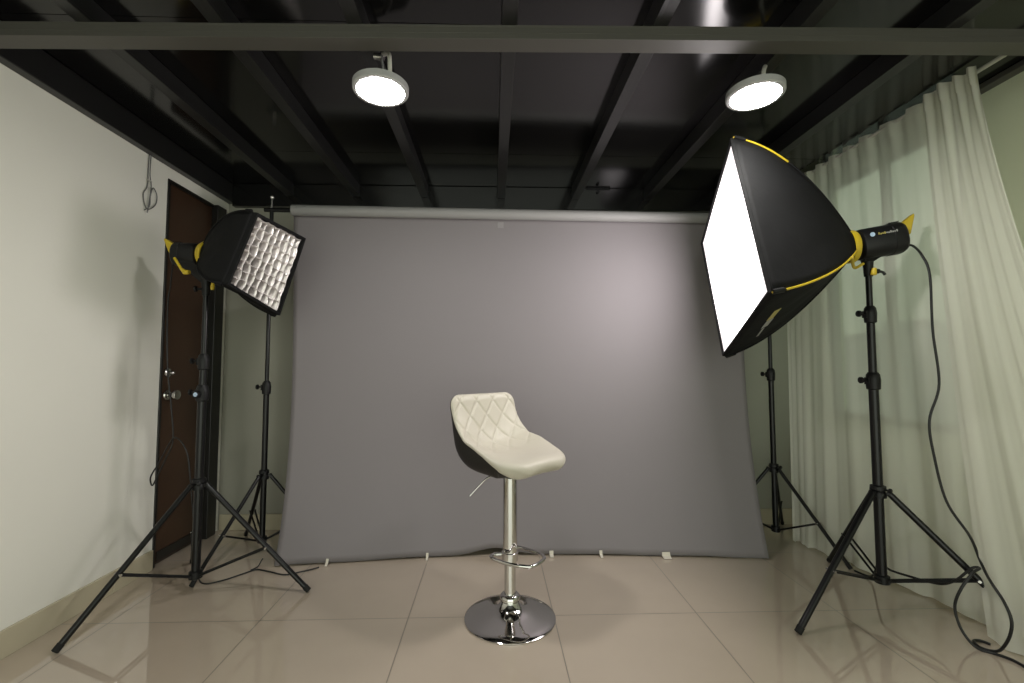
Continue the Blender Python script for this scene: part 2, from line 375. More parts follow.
# crossbar (a separate pole the roll sits on) and roll
ZB = 1.930
XRl, XRr = -1.155, 1.545
m = MB(); m.cyl(barp(-1.31, ZB) + V((0, -.0, 0)), barp(1.70, ZB), .0125, n=20)
tag(m.build('backdrop_crossbar', M['tube'], smooth=40), 'black crossbar joining the two backdrop stands', 'pole')
t = thing('backdrop_roll', 'grey seamless backdrop hanging from a roll behind the stool', 'backdrop', barp(0, ZB))
off = V((0, -.0, 0)); m = MB(); a = barp(XRl, ZB); b_ = barp(XRr, ZB)
ax = (b_ - a).normalized(); LR = (b_ - a).length
m.lathe([(.0135, 0), (.031, 0), (.0315, .002), (.0315, LR - .002), (.031, LR), (.0135, LR)], a, ax, 48)
m.build('roll', M['roll'], t, smooth=40)
# hanging sheet
NX, NZ = 96, 60
def sheet_pt(u, v):
    # u 0..1 left-right, v 0 top .. 1 bottom
    xt = lerp(-1.160, 1.525, u); top = barp(xt, ZB) + V((0, .0315, .0))
    xb = lerp(-1.105, 1.478, u)
    yb = 2.545 - .10 * abs((u - .44) / .56) ** 2.2 if u > .44 else 2.545 - .10 * abs((u - .44) / .44) ** 1.6
    zb = .006 + .032 * math.exp(-((u - .43) / .05) ** 2) + .004 * (1 + math.sin(u * 31)) * .5
    z = lerp(top.z, zb, v)
    s = v ** 3.2; sx = v ** 2.2
    y = lerp(top.y, yb, s) + .005 * math.sin(u * 9 + v * 4) * v
    x = lerp(xt, xb, sx)
    # side edges curl inwards / flare at the foot
    e = max(0, 1 - u / .08); x -= .02 * e * (v ** 8)
    # inward waist of left edge
    x += (.012 * math.sin(PI * v)) * max(0, 1 - u / .2)
    x -= (.008 * math.sin(PI * min(1, v * 1.05))) * max(0, 1 - (1 - u) / .2)
    return V((x, y, z))
P = [[sheet_pt(i / NX, j / NZ) for j in range(NZ + 1)] for i in range(NX + 1)]
o = MB().grid(P).build('backdrop_sheet', M['paper'], t, smooth=60)
so = o.modifiers.new('s', 'SOLIDIFY'); so.thickness = .0015; so.offset = 0
# pieces of tape on hem and roll
def near_u(x): return min(range(NX + 1), key=lambda i: abs(P[i][-1].x - x)) / NX
for x, wd in ((-.87, .014), (-.365, .013), (.325, .022), (.60, .016), (.93, .045)):
    q = sheet_pt(near_u(x), 1.0); m = MB()
    vs = [(q.x - wd / 2, q.y - .004, q.z + .020), (q.x + wd / 2, q.y - .004, q.z + .020), (q.x + wd / 2, q.y - .008, q.z + .002), (q.x - wd / 2, q.y - .008, q.z + .002), (q.x - wd / 2 + .002, q.y - .035, .0015), (q.x + wd / 2 - .001, q.y - .032, .0015)]
    vs2 = [V(v) + V((0, -.0012, .0012)) for v in vs]
    m.add(vs + vs2, [(0, 1, 2, 3), (3, 2, 5, 4), (6, 9, 8, 7), (9, 10, 11, 8), (0, 6, 7, 1), (1, 7, 8, 2), (2, 8, 11, 5), (5, 11, 10, 4), (4, 10, 9, 3), (3, 9, 6, 0)])
    o = m.build('tape_piece', M['tape'], t)
q = sheet_pt(.45, .02)
MB().box((.027, q.y - .0025, 1.858), (.062, q.y - .0012, 1.893)).build('tape_piece', M['tapegrey'], t)

# ------------------------------------------------------------------ bar stool
def bar_stool(cx, cy, az):
    t = thing('bar_stool', 'cream quilted bucket bar stool on a chrome pedestal with footrest ring', 'stool', (cx, cy, 0))
    F = V((math.cos(az), math.sin(az), 0)); Lt = V((-math.sin(az), math.cos(az), 0)); C0 = V((cx, cy, 0))
    def W(u, v, z): return C0 + F * u + Lt * v + V((0, 0, z))
    MB().lathe([(0, .0), (.181, .0), (.187, .002), (.187, .005), (.181, .009), (.15, .016), (.10, .029), (.065, .041), (.046, .055), (.036, .07), (.030, .085), (.0, .085)], C0, n=96).build('base', M['chrome'], t, smooth=50)
    MB().lathe([(.0245, .075), (.040, .073), (.043, .080), (.041, .092), (.032, .10), (.0245, .10)], C0, n=48).build('base_ring', M['chrome'], t, smooth=50)
    MB().cyl(C0 + V((0, 0, .06)), C0 + V((0, 0, .30)), .0235, n=40).build('pole', M['chrome'], t, smooth=50)
    MB().lathe([(.0235, .236), (.0295, .236), (.0295, .590), (.0, .590)], C0, n=40).build('pole_sleeve', M['chrome'], t, smooth=50)
    # footrest, a closed loop reaching forward of the pole
    fa = math.radians(-38); F2 = V((math.cos(fa), math.sin(fa), 0)); L2 = V((-math.sin(fa), math.cos(fa), 0))
    loop = [(-.030, .020), (-.050, .040), (-.048, .066), (-.015, .080), (.05, .082), (.105, .074), (.140, .040), (.140, -.040), (.100, -.068), (.05, -.080), (-.015, -.080), (-.048, -.066), (-.050, -.040), (-.030, -.020)]
    pts = smooth_pts([C0 + F2 * u + L2 * v + V((0, 0, .256)) for u, v in loop], 8)
    fr = MB().tube(pts, .0075, 14).build('footrest', M['chrome'], t, smooth=50)
    MB().lathe([(.0295, .232), (.0345, .234), (.0345, .266), (.0295, .268)], C0, n=32).build('clamp', M['chrome'], fr, smooth=50)
    # profile (u, z) from top of back down to front edge
    prof = smooth_pts([(-.172, .912, 0), (-.166, .86, 0), (-.154, .80, 0), (-.138, .745, 0), (-.112, .698, 0), (-.066, .668, 0), (-.01, .657, 0), (.05, .655, 0), (.11, .655, 0), (.165, .650, 0), (.198, .634, 0)], 10)
    acc = [0]
    for i in range(1, len(prof)): acc.append(acc[-1] + (prof[i] - prof[i - 1]).length)
    LT = acc[-1]
    def pr(a):
        a = min(max(a, 0), LT)
        for i in range(1, len(acc)):
            if acc[i] >= a:
                k = (a - acc[i - 1]) / max(1e-9, acc[i] - acc[i - 1]); p = prof[i - 1].lerp(prof[i], k)
                tg = (prof[min(i + 1, len(prof) - 1)] - prof[max(i - 2, 0)]).normalized(); break
        return p, V((-tg.y, tg.x, 0))    # inner normal (u, z)
    def ck(ks, s):
        if s <= ks[0][0]: return ks[0][1]
        for i in range(len(ks) - 1):
            if s <= ks[i + 1][0]:
                x0, y0 = ks[i]; x1, y1 = ks[i + 1]; xm, ym = ks[max(i - 1, 0)]; xp, yp = ks[min(i + 2, len(ks) - 1)]
                m0 = (y1 - ym) / max(1e-6, x1 - xm); m1 = (yp - y0) / max(1e-6, xp - x0); h_ = x1 - x0; k = (s - x0) / h_
                return (2*k**3 - 3*k*k + 1) * y0 + (k**3 - 2*k*k + k) * h_ * m0 + (-2*k**3 + 3*k*k) * y1 + (k**3 - k*k) * h_ * m1
        return ks[-1][1]
    def half(a):
        s = a / LT; w = ck([(0, .190), (.2, .190), (.4, .194), (.6, .203), (.8, .200), (1, .180)], s)
        r0 = .050
        if a < r0: w -= r0 - math.sqrt(max(0, r0 * r0 - (r0 - a) ** 2))
        r1 = .11; e = LT - a
        if e < r1: w -= (r1 - math.sqrt(max(0, r1 * r1 - (r1 - e) ** 2))) * .9
        return w
    def lift(s): return ck([(0, .003), (.2, .018), (.38, .052), (.52, .066), (.68, .042), (.84, .010), (1, -.008)], s)
    def surf(a, tt, offs, shrink=0.):
        p, n = pr(a); w = max(.0, half(a) - shrink); s = a / LT
        l = lift(s) * abs(tt) ** 2.4; ang = (PI / 2) * min(1, max(0, (s - .15) / .65))
        return W(p.x + n.x * offs + math.cos(ang) * l, w * tt, p.y + n.y * offs + math.sin(ang) * l)
    def groove(a, v):
        if a > .33: return 0
        g = 0
        for sg in (1, -1):
            q = (v * sg / .098 + a / .128) + .25; d_ = abs(q - round(q)) * .075
            g = max(g, math.exp(-(d_ / .0042) ** 2))
        fade = 1 if a < .29 else max(0, 1 - (a - .29) / .04)
        return g * fade
    NA, NT = 150, 90
    def closed(inner, outer, a0, a1, NA, NT, th, quilting, dome, shrink=0.):
        top = []; bot = []
        for i in range(NA + 1):
            # denser sampling near ends
            s = (1 - math.cos(PI * i / NA)) / 2 * .35 + (i / NA) * .65
            a = lerp(a0, a1, s); r1 = []; r2 = []
            for j in range(NT + 1):
                x = -1 + 2 * j / NT; tt = math.sin(x * PI / 2) * .4 + x * .6
                ea = min(a - a0, a1 - a) / .030; et = (1 - abs(tt)) * max(.02, half(a)) / .030
                rim = math.sqrt(max(0, 1 - (1 - min(1, ea)) ** 2)) * math.sqrt(max(0, 1 - (1 - min(1, et)) ** 2))
                g = groove(a, half(a) * tt) if quilting else 0
                puff = dome * max(0, (a / LT - .45)) * (1 - tt * tt)
                r1.append(surf(a, tt, inner * rim - g * .0045 * rim + puff * rim, shrink)); r2.append(surf(a, tt, -(th(a / LT) if callable(th) else th) * rim + outer, shrink))
            top.append(r1); bot.append(r2)
        m = MB(); m.grid(top); nv = NT + 1
        m.grid([list(reversed(r)) for r in bot])
        # stitch borders
        def strip(A, B):
            m.grid([A, B])
        strip([r[0] for r in top], [r[0] for r in bot]); strip([r[-1] for r in top], [r[-1] for r in bot])
        strip(top[0], bot[0]); strip(top[-1], bot[-1])
        return m
    m = closed(.016, 0, 0, LT, NA, NT, lambda s: .010 + .030 * min(1, max(0, (s - .70) / .22)), True, .022)
    m.build('seat', M['white'], t, smooth=70, weld=True)
    def thk(s): k = min(1, max(0, (s - .10) / .36)); return .014 + .062 * k * k * (3 - 2 * k) - .030 * max(0, (s - .5) / .35)
    m = closed(-.006, -.008, .004, LT * .85, 60, 40, thk, False, 0., shrink=.003)
    m.build('seat_shell', M['shell'], t, smooth=70)
    MB().box((-.075, -.075, 0), (.075, .075, .012), Matrix.Translation(W(.0, 0, .586)) @ Matrix.Rotation(az, 4, 'Z')).build('mount_plate', M['black'], t, bevel=.003)
    MB().tube(smooth_pts([W(-.02, -.03, .590), W(-.045, -.085, .575), W(-.060, -.120, .545), W(-.078, -.155, .508)], 6), .0032, 10).build('height_lever', M['chrome'], t, smooth=50)
    return t
bar_stool(.072, 1.93, math.radians(-46))

# ------------------------------------------------------------------ studio lights
def softbox(name, label, corners, apex, ring_r, bulge, rib_yellow, group=None, lip=.012, rimw=.022):
    corners = [V(c) for c in corners]; A = V(apex); cen = sum(corners, V((0, 0, 0))) / 4; ax = (cen - A).normalized()
    t = thing(name, label, 'softbox', A, group)
    outs = [(c - cen).normalized() for c in corners]
    rp = []
    for o_ in outs:
        q = o_ - ax * o_.dot(ax); rp.append(A + q.normalized() * ring_r)
    def rib(i, v): 
        c = corners[i]; r_ = rp[i]; ctl = lerp(c, r_, .55) + outs[i] * bulge + (c - r_) * .05
        return c * (1 - v) ** 2 + ctl * 2 * v * (1 - v) + r_ * v * v
    NU, NVV = 18, 20
    for i in range(4):
        j = (i + 1) % 4; mid = ((outs[i] + outs[j]) / 2)
        P = []
        for a in range(NU + 1):
            u = a / NU; row = []
            for b in range(NVV + 1):
                v = b / NVV; p = lerp(rib(i, v), rib(j, v), u)
                sag = 4 * u * (1 - u); 
                if v > .999:
                    w_ = (p - A); w_ -= ax * w_.dot(ax); p = A + w_.normalized() * ring_r
                p = p - mid.normalized() * sag * .014 * math.sin(PI * v) + mid.normalized() * .002 * math.sin(17 * u + 9 * v) * math.sin(PI * v)
                row.append(p)
            P.append(row)
        o = MB().grid(P).build('side_panel', M['fabric'], t, smooth=60)
        so = o.modifiers.new('s', 'SOLIDIFY'); so.thickness = .002; so.offset = 0
    for i in range(4):
        v0 = 0.0
        pts = [rib(i, v / 20) + outs[i] * .003 for v in range(21)]
        if i == 0 and rib_yellow:   # only the front half of the upper rib is yellow
            rb = MB().tube(pts[9:], .0042, 8).build('rib', M['fabric'], t, smooth=50); MB().tube(pts[:10], .0042, 8).build('yellow_sleeve', M['yellow'], rb, smooth=50)
        else: MB().tube(pts, .0042, 8).build('rib', M['fabric'] if i not in rib_yellow else M['yellow'], t, smooth=50)
        c = corners[i]; MB().tube([lerp(c, rib(i, .12), 0) + outs[i] * .004 - ax * .004, rib(i, .10) + outs[i] * .004], .0085, 8).build('corner_sleeve', M['fabric'], t, smooth=50)
    # rim band around the front edge
    m = MB()
    for i in range(4):
        j = (i + 1) % 4; a, b = corners[i], corners[j]; ia = lerp(a, cen, rimw); ib = lerp(b, cen, rimw)
        m.add([a - ax * .006, b - ax * .006, b + ax * lip, a + ax * lip, ia + ax * lip, ib + ax * lip, ib - ax * .006, ia - ax * .006], [(0, 1, 2, 3), (3, 2, 5, 4), (4, 5, 6, 7), (7, 6, 1, 0)])
    m.build('rim', M['fabric'], t)
    # speed ring
    MB().lathe([(ring_r - .016, -.012), (ring_r + .001, -.012), (ring_r + .006, -.004), (ring_r + .006, .012), (ring_r - .002, .016), (ring_r - .016, .014), (ring_r - .016, -.012)], A - ax * .010, ax, 40).build('speed_ring', M['yellow'], t, smooth=35)
    return t, corners, cen, ax, A, rib

# large lit softbox, right
CR = [(1.011, 1.837, 1.995), (1.013, 1.609, 1.302), (1.167, 2.254, 1.085), (1.180, 2.488, 1.727)]
tR, cR, cenR, axR, AR, ribR = softbox('softbox', 'large lit square softbox with white front and yellow ribs, right of the stool', CR, (1.567, 1.932, 1.558), .066, .15, (0, 1))
def bilin(c, u, v): return lerp(lerp(c[0], c[1], u), lerp(c[3], c[2], u), v)
NN = 24; P = []
for i in range(NN + 1):
    row = []
    for j in range(NN + 1):
        u, v = i / NN, j / NN; p = bilin([lerp(c, cenR, .02) for c in cR], u, v)
        row.append(p + axR * (.002 + .010 * math.sin(PI * u) * math.sin(PI * v)))
    P.append(row)
hot_centre(M['softlight'], cenR, 18, 1.3, .44)
o = MB().grid(P).build('diffuser', M['softlight'], tR, smooth=60)
# maker's patch printed low on the bottom panel (between corners 1 and 2)
def panelR(i, u, v): return lerp(ribR(i, v), ribR((i + 1) % 4, v), u)
nrm = ((cR[1] + cR[2]) / 2 - cenR).normalized()
def patch(name, i, u0, u1, v0, v1, mt, tilt=0.):
    q = []
    nn = 4; g = []
    for a in range(nn + 1):
        g.append([panelR(i, lerp(u0, u1, a / nn), lerp(v0, v1, b / nn) + tilt * (a / nn)) - nrm * 0 + nrm * (.0035 - .014 * 4 * lerp(u0, u1, a / nn) * (1 - lerp(u0, u1, a / nn)) * math.sin(PI * lerp(v0, v1, b / nn))) for b in range(nn + 1)])
    m = MB(); m.grid(g); o = m.build(name, mt, tR); s_ = o.modifiers.new('s', 'SOLIDIFY'); s_.thickness = .001; s_.offset = 1; return o
patch('maker_patch', 1, .34, .50, .19, .25, M['print_yellow'])
patch('maker_patch', 1, .51, .64, .20, .26, M['print_white'])
patch('maker_patch', 1, .66, .80, .22, .24, M['print_white'])
# grey fastening tab at near corner and yellow tie
MB().tube([ribR(1, 0) + V((.0, -.006, 0)), ribR(1, .08) + V((0, -.008, 0))], .010, 10).build('corner_tab', M['black'], tR, smooth=40)
MB().tube(smooth_pts([ribR(1, .86) + V((0, -.006, 0)), V((1.560, 1.895, 1.458)), V((1.605, 1.90, 1.478))], 6), .006, 8).build('tie_strap', M['yellow'], tR, smooth=40)

# small gridded softbox, left
CL = [(-1.036, 1.963, 1.697), (-.983, 2.341, 1.693), (-1.089, 2.310, 1.291), (-1.126, 1.919, 1.376)]
tL, cL, cenL, axL, AL, ribL = softbox('softbox', 'small black softbox with a silvery fabric grid, left of the backdrop', CL, (-1.345, 2.168, 1.560), .055, .105, (), lip=.022, rimw=.06)
INS = .045
cI = [lerp(c, cenL, .07) for c in cL]
cJ = [lerp(c, cenL, .17) for c in cL]
P = [[bilin(cJ, i / 10, j / 10) - axL * INS for j in range(11)] for i in range(11)]
MB().grid(P).build('diffuser', M['diffwhite'], tL, smooth=60)
m = MB(); NG = 8; rnd = random.Random(3)
jit = [[(rnd.uniform(-1, 1), rnd.uniform(-1, 1), rnd.uniform(-1, 1)) for _ in range(NG + 2)] for _ in range(NG + 2)]
eu = (cI[1] - cI[0]).normalized(); ev = (cI[3] - cI[0]).normalized()
def gp(i, j, dep):
    p = lerp(bilin(cI, i / NG, j / NG), cenL, .10 * (1 - dep)); q = jit[i][j]; k = .006 if 0 < i < NG and 0 < j < NG else .003
    return p + eu * q[0] * k * dep + ev * q[1] * k * dep + axL * (-INS + .003 + (INS + .004 + q[2] * .004) * dep)
for i in range(NG + 1):
    P = []
    for j in range(NG):
        for s in range(4):
            f = s / 4; P.append([gp(i, j, d_).lerp(gp(i, j + 1, d_), f) + eu * .004 * math.sin(PI * f) * (1 if (i + j) % 2 else -1) * d_ for d_ in (0, .33, .66, 1)])
    P.append([gp(i, NG, d_) for d_ in (0, .33, .66, 1)]); m.grid(P)
for j in range(NG + 1):
    P = []
    for i in range(NG):
        for s in range(4):
            f = s / 4; P.append([gp(i, j, d_).lerp(gp(i + 1, j, d_), f) + ev * .004 * math.sin(PI * f) * (1 if (i + j) % 2 else -1) * d_ for d_ in (0, .33, .66, 1)])
    P.append([gp(NG, j, d_) for d_ in (0, .33, .66, 1)]); m.grid(P)
o = m.build('fabric_grid', M['silver'], tL, smooth=60, weld=False); so = o.modifiers.new('s', 'SOLIDIFY'); so.thickness = .0015; so.offset = 0

def strobe(label, ring, back, L, rad, pole_top, badge_side, group, hs=1.):
    """ring: centre of the front mount; back: unit direction to the rear"""
    A = V(ring); bk = V(back).normalized(); up = V((0, 0, 1)); up = (up - bk * up.dot(bk)).normalized(); sd = bk.cross(up)
    t = thing('studio_strobe', label, 'studio light', A, group)
    R_ = Matrix((bk, sd, up)).transposed().to_4x4()
    T = Matrix.Translation(A) @ R_         # local x = rearwards, z = up
    # rounded-octagon body
    def ringpts(x, r, sq=.92):
        return [T @ V((x, math.copysign(abs(math.cos(a)) ** sq, math.cos(a)) * r, math.copysign(abs(math.sin(a)) ** sq, math.sin(a)) * r * 1.0)) for a in [2 * PI * k / 32 + .01 for k in range(32)]]
    m = MB(); secs = [(.016, rad * .80), (.022, rad * .97), (.030, rad), (L * .70, rad), (L * .71, rad * 1.03), (L * .92, rad * 1.03), (L * .97, rad * .95), (L, rad * .82)]
    rows = [ringpts(x, r, .75) for x, r in secs]; n = 32
    vs = [v for r in rows for v in r]; fs = [(i * n + k, i * n + (k + 1) % n, (i + 1) * n + (k + 1) % n, (i + 1) * n + k) for i in range(len(rows) - 1) for k in range(n)]
    fs += [tuple(range(n))[::-1], tuple(range((len(rows) - 1) * n, len(rows) * n))]
    m.add(vs, fs); m.build('body', M['black'], t, smooth=30)
    m = MB()
    for k in range(5): m.box((L * .74 + k * .008, -rad * .5, rad * 1.0), (L * .74 + k * .008 + .003, rad * .5, rad * 1.045), T)
    m.build('vent', M['rubber'], t)
    # rear handle: yellow wedge
    m = MB(); hw = .017 * hs
    pr_ = [(L * .94, rad * .10), (L * .94, rad * .90), (L + .012, rad * .98), (L + .060 * hs, rad * 1.42), (L + .058 * hs, rad * 1.20), (L + .030 * hs, rad * .10)]
    vs = [T @ V((x, s * hw, z)) for s in (-1, 1) for x, z in pr_]; k = len(pr_)
    m.add(vs, [tuple(range(k)), tuple(range(k, 2 * k))[::-1]] + [(i, (i + 1) % k, k + (i + 1) % k, k + i) for i in range(k)])
    m.build('handle', M['yellow'], t, bevel=.004)
    # side badge and print
    s = badge_side
    def sidebox(x0, x1, z0, z1, mt, nm):
        MB().box((x0, s * (rad * .985), z0), (x1, s * (rad * 1.012), z1), T).build(nm, mt, t)
    MB().lathe([(0, 0), (.0095, 0), (.0095, .0015), (0, .0015)], T @ V((.050, s * rad * 1.0, rad * .38)), (T.to_3x3() @ V((0, s, 0))), 24).build('badge', M['badge'], t, smooth=30)
    # rear control panel
    MB().lathe([(0, 0), (rad * .74, 0), (rad * .74, .003), (0, .003)], T @ V((L, 0, 0)), bk, 32).build('control_panel', M['rubber'], t, smooth=30)
    for a in (.4, 2.2, 3.9): MB().lathe([(0, 0), (.008, 0), (.007, .008), (0, .008)], T @ V((L + .003, math.cos(a) * rad * .45, math.sin(a) * rad * .45 - .005)), bk, 16).build('dial', M['black'], t, smooth=30)
    # U bracket down to the stand
    pt = V(pole_top); m = MB()
    top = T @ V((.060, 0, -rad * .9))
    lo = T @ V((.060, 0, 0)); 
    for sg in (-1, 1):
        p_ = T @ V((.062, sg * rad * .70, -rad * .45)); p2 = T @ V((.10, sg * rad * .60, -rad * .8))
        m.add([p_ + bk * -.025 + sd * .006 * sg, p2 + bk * .025 + sd * .006 * sg, pt + V((0, 0, .022)) + sd * .018 * sg + bk * .014, pt + V((0, 0, .022)) + sd * .018 * sg - bk * .014,
               p_ + bk * -.025, p2 + bk * .025, pt + V((0, 0, .022)) + sd * .010 * sg + bk * .014, pt + V((0, 0, .022)) + sd * .010 * sg - bk * .014],
              [(0, 1, 2, 3), (7, 6, 5, 4), (0, 4, 5, 1), (1, 5, 6, 2), (2, 6, 7, 3), (3, 7, 4, 0)])
    bt = [T @ V((x, y, -rad * .93)) for x, y in ((.028, -.020), (.105, -.020), (.105, .020), (.028, .020))]
    lo4 = [pt + V((0, 0, .012)) + bk * a + sd * b for a, b in ((-.016, -.016), (.018, -.016), (.018, .016), (-.016, .016))]
    m.add(bt + lo4, [(0, 1, 2, 3), (7, 6, 5, 4), (0, 4, 5, 1), (1, 5, 6, 2), (2, 6, 7, 3), (3, 7, 4, 0)])
    m.lathe([(.0, .03), (.020, .03), (.021, .018), (.019, -.004), (.0165, -.050), (.0, -.050)], pt, (0, 0, 1), 20)
    br = m.build('bracket', M['black'], t, smooth=30)
    return t, T, rad, sd, pt
tS, TS, rS, sdS, ptS = strobe('black studio strobe with yellow handle behind the large softbox', (1.582, 1.928, 1.560), (.965, -.229, .150), .190, .066, (1.652, 1.931, 1.478), 1, 'studio strobes on stands')
# which side faces the camera (-Y)?
def side_print(t, T, rad, s, marks):
    for nm, x0, x1, z0, z1, mt in marks:
        MB().box((x0, s * rad * .99, z0), (x1, s * rad * 1.02, z1), T).build(nm, mt, t)
sC = 1 if (TS.to_3x3() @ V((0, 1, 0))).y < 0 else -1
side_print(tS, TS, rS, sC, [('brand_print', .072 + k * .0075, .0765 + k * .0075, .020 - (k % 2) * .001, .0255 + (k % 3 == 0) * .003, M['print_yellow'] if k < 4 else M['print_white']) for k in range(10)])
br = [c for c in tS.children if c.name.startswith('bracket')][0]
m = MB(); m.lathe([(.0, 0), (.011, .0), (.011, .012), (.008, .03), (0, .032)], V((1.646, 1.898, 1.428)), (.1, -.1, .95), 14); m.build('tilt_lever', M['yellow'], tS, smooth=40)
m = MB(); screwknob(m, ptS + V((.014, -.010, -.028)), (.9, -.3, -.1), .010, .012); m.tube([ptS + V((.026, -.018, -.028)), ptS + V((.045, -.024, -.036)), ptS + V((.052, -.026, -.048))], .006, 8); m.build('lock_lever', M['black'], tS, smooth=40)
tT, TT, rT, sdT, ptT = strobe('black studio strobe with yellow handle behind the small gridded softbox', (-1.362, 2.170, 1.557), (-.985, .06, .02), .135, .054, (-1.352, 2.174, 1.415), 1, 'studio strobes on stands', .95)
m = MB(); q0 = TT @ V((.075, 0, 0)); m.tube([V((q0.x - .025, q0.y - .062, 1.530)), V((q0.x + .012, q0.y - .066, 1.475))], .0062, 10)
m.tube([V((q0.x + .010, q0.y - .066, 1.478)), V((q0.x + .030, q0.y - .070, 1.462)), V((q0.x + .050, q0.y - .070, 1.462))], [.006, .012, .010], 10); m.build('tilt_lever', M['yellow'], tT, smooth=40)
m = MB(); m.lathe([(0, 0), (.007, 0), (.009, .015), (.006, .034), (0, .036)], ptT + V((.040, -.02, -.025)), (.05, 0, 1), 12); m.build('lock_knob', M['yellow'], tT, smooth=40)
m = MB(); screwknob(m, ptT + V((-.012, -.01, -.02)), (-1, -.1, 0), .014, .022); m.build('lock_lever', M['black'], tT, smooth=40)

light_stand('light_stand', 'black tripod light stand carrying the large lit softbox', 'stand', (1.652, 1.931), .49, (198.0, 75.0, -42.0), (.985, 1.275, 1.44), .135, .500, (.493, .49, .47), knob_dir=(-1, 0, 0), group='tripod stands carrying the strobes', legr=.0125)
tl = light_stand('light_stand', 'black tripod light stand carrying the small gridded softbox', 'stand', (-1.352, 2.174), .49, (-117.4, 0.0, 124.0), (.925, 1.07, 1.385), .090, .495, (.474, .504, .40), knob_dir=(-1, 0, 0), group='tripod stands carrying the strobes', legr=.0115, bf=.60)
m = MB(); m.cyl((-1.350, 2.156, .905), (-1.347, 2.132, .905), .006, n=10); m.lathe([(0, 0), (.016, 0), (.018, .005), (.017, .014), (0, .014)], (-1.347, 2.132, .905), (-.1, -1, 0), 20); o = m.build('side_knob', M['black'], tl, smooth=35)
MB().lathe([(0, 0), (.010, 0), (.009, .002), (0, .002)], (-1.3485, 2.118, .905), (-.1, -1, 0), 20).build('blue_cap', M['badge'], o, smooth=35)

# ------------------------------------------------------------------ cords
def cord(pts, r, name, label, cat='cord', n=8, mt='cord', closed=False):
    P = smooth_pts(pts, n); m = MB(); m.tube(P, r, 10); return tag(m.build(name, M[mt], smooth=60), label, cat)
FZ = .0052
t = thing('power_cord', 'black power cord hanging from the large softbox strobe and looping at the curtain hem', 'cord', (1.79, 1.84, 1.545))
m = MB(); m.tube(smooth_pts([(1.772, 1.888, 1.553), (1.80, 1.87, 1.550), (1.822, 1.85, 1.50), (1.82, 1.82, 1.41), (1.80, 1.80, 1.181), (1.805, 1.79, .961), (1.757, 1.79, .816), (1.768, 1.79, .676), (1.80, 1.78, .497), (1.850, 1.745, .375), (1.872, 1.735, .295), (1.845, 1.690, .262),
                  (1.812, 1.640, .245), (1.800, 1.592, .203), (1.800, 1.572, .150), (1.800, 1.582, .090), (1.800, 1.612, .030), (1.798, 1.640, FZ + .004), (1.785, 1.668, FZ), (1.800, 1.705, FZ), (1.828, 1.708, FZ), (1.842, 1.685, FZ)], 8), .0048, 10)
m.build('cable', M['cord'], t, smooth=60)
MB().lathe([(0, 0), (.010, 0), (.010, .016), (.006, .026), (0, .026)], (1.770, 1.889, 1.553), (.95, -.3, 0), 12).build('plug', M['black'], t, smooth=40)
cord([(1.824, 2.294, FZ), (1.83, 2.20, .02), (1.775, 2.09, .125), (1.755, 2.00, .135), (1.765, 1.92, .145), (1.79, 1.86, .150), (1.80, 1.81, .165), (1.805, 1.76, .205), (1.83, 1.725, .262), (1.845, 1.71, .268), (1.790, 1.685, .262), (1.748, 1.690, .205), (1.735, 1.705, .135), (1.738, 1.695, .070), (1.750, 1.672, .025), (1.772, 1.655, FZ), (1.800, 1.628, FZ), (1.822, 1.585, FZ), (1.815, 1.50, FZ), (1.80, 1.38, FZ)],
     .0048, 'extension_cord', 'black cord draped over the right tripod brace and trailing out across the floor')
cord([(-1.515, 2.185, 1.545), (-1.545, 2.22, 1.49), (-1.585, 2.27, 1.42), (-1.60, 2.28, 1.359), (-1.597, 2.28, 1.162), (-1.585, 2.28, .991), (-1.565, 2.28, .845), (-1.549, 2.28, .677), (-1.578, 2.28, .591), (-1.622, 2.285, .496), (-1.645, 2.29, .458), (-1.650, 2.285, .500), (-1.606, 2.275, .572), (-1.552, 2.27, .672), (-1.52, 2.26, .69), (-1.488, 2.26, .66), (-1.462, 2.26, .60), (-1.445, 2.26, .48), (-1.425, 2.27, .25), (-1.41, 2.28, .06), (-1.398, 2.283, FZ + .003), (-1.35, 2.262, FZ), (-1.29, 2.30, FZ), (-1.247, 2.351, FZ), (-1.200, 2.405, FZ), (-1.165, 2.40, FZ), (-1.115, 2.38, FZ), (-1.025, 2.344, FZ), (-.965, 2.372, FZ), (-.918, 2.400, FZ), (-.89, 2.425, FZ)],
     .0034, 'power_cord', 'thin black cord looping beside the brown door and along the floor to the backdrop')
cord([(-1.222, 2.40, FZ), (-1.200, 2.425, FZ + .006), (-1.195, 2.450, .028), (-1.19, 2.458, .04)], .003, 'cable_tie', 'short black cable end sticking up from the floor cord left of the backdrop', 'cable')
X0 = XL + .006
t = thing('hanging_wire', 'coiled grey wire hanging high on the left wall beside the door', 'wire', (X0, 2.30, 2.095))
m = MB(); m.tube(smooth_pts([(X0, 2.297, 2.097), (X0, 2.294, 2.019), (X0, 2.292, 1.936), (X0, 2.269, 1.886), (X0, 2.285, 1.831), (X0 + .002, 2.312, 1.825), (X0 + .003, 2.350, 1.865), (X0 + .003, 2.354, 1.914), (X0 + .005, 2.325, 1.939), (X0 + .006, 2.308, 1.896), (X0 + .006, 2.304, 1.838), (X0 + .006, 2.273, 1.807)], 8), .0025, 8); m.build('wire_coil', M['wire'], t, smooth=60)
m = MB(); m.tube(smooth_pts([(X0 + .004, 2.303, 2.097), (X0 + .005, 2.300, 2.0), (X0 + .006, 2.310, 1.94), (X0 + .007, 2.30, 1.86), (X0 + .007, 2.29, 1.80)], 8), .0025, 8); m.build('wire_strand', M['wire'], t, smooth=60)
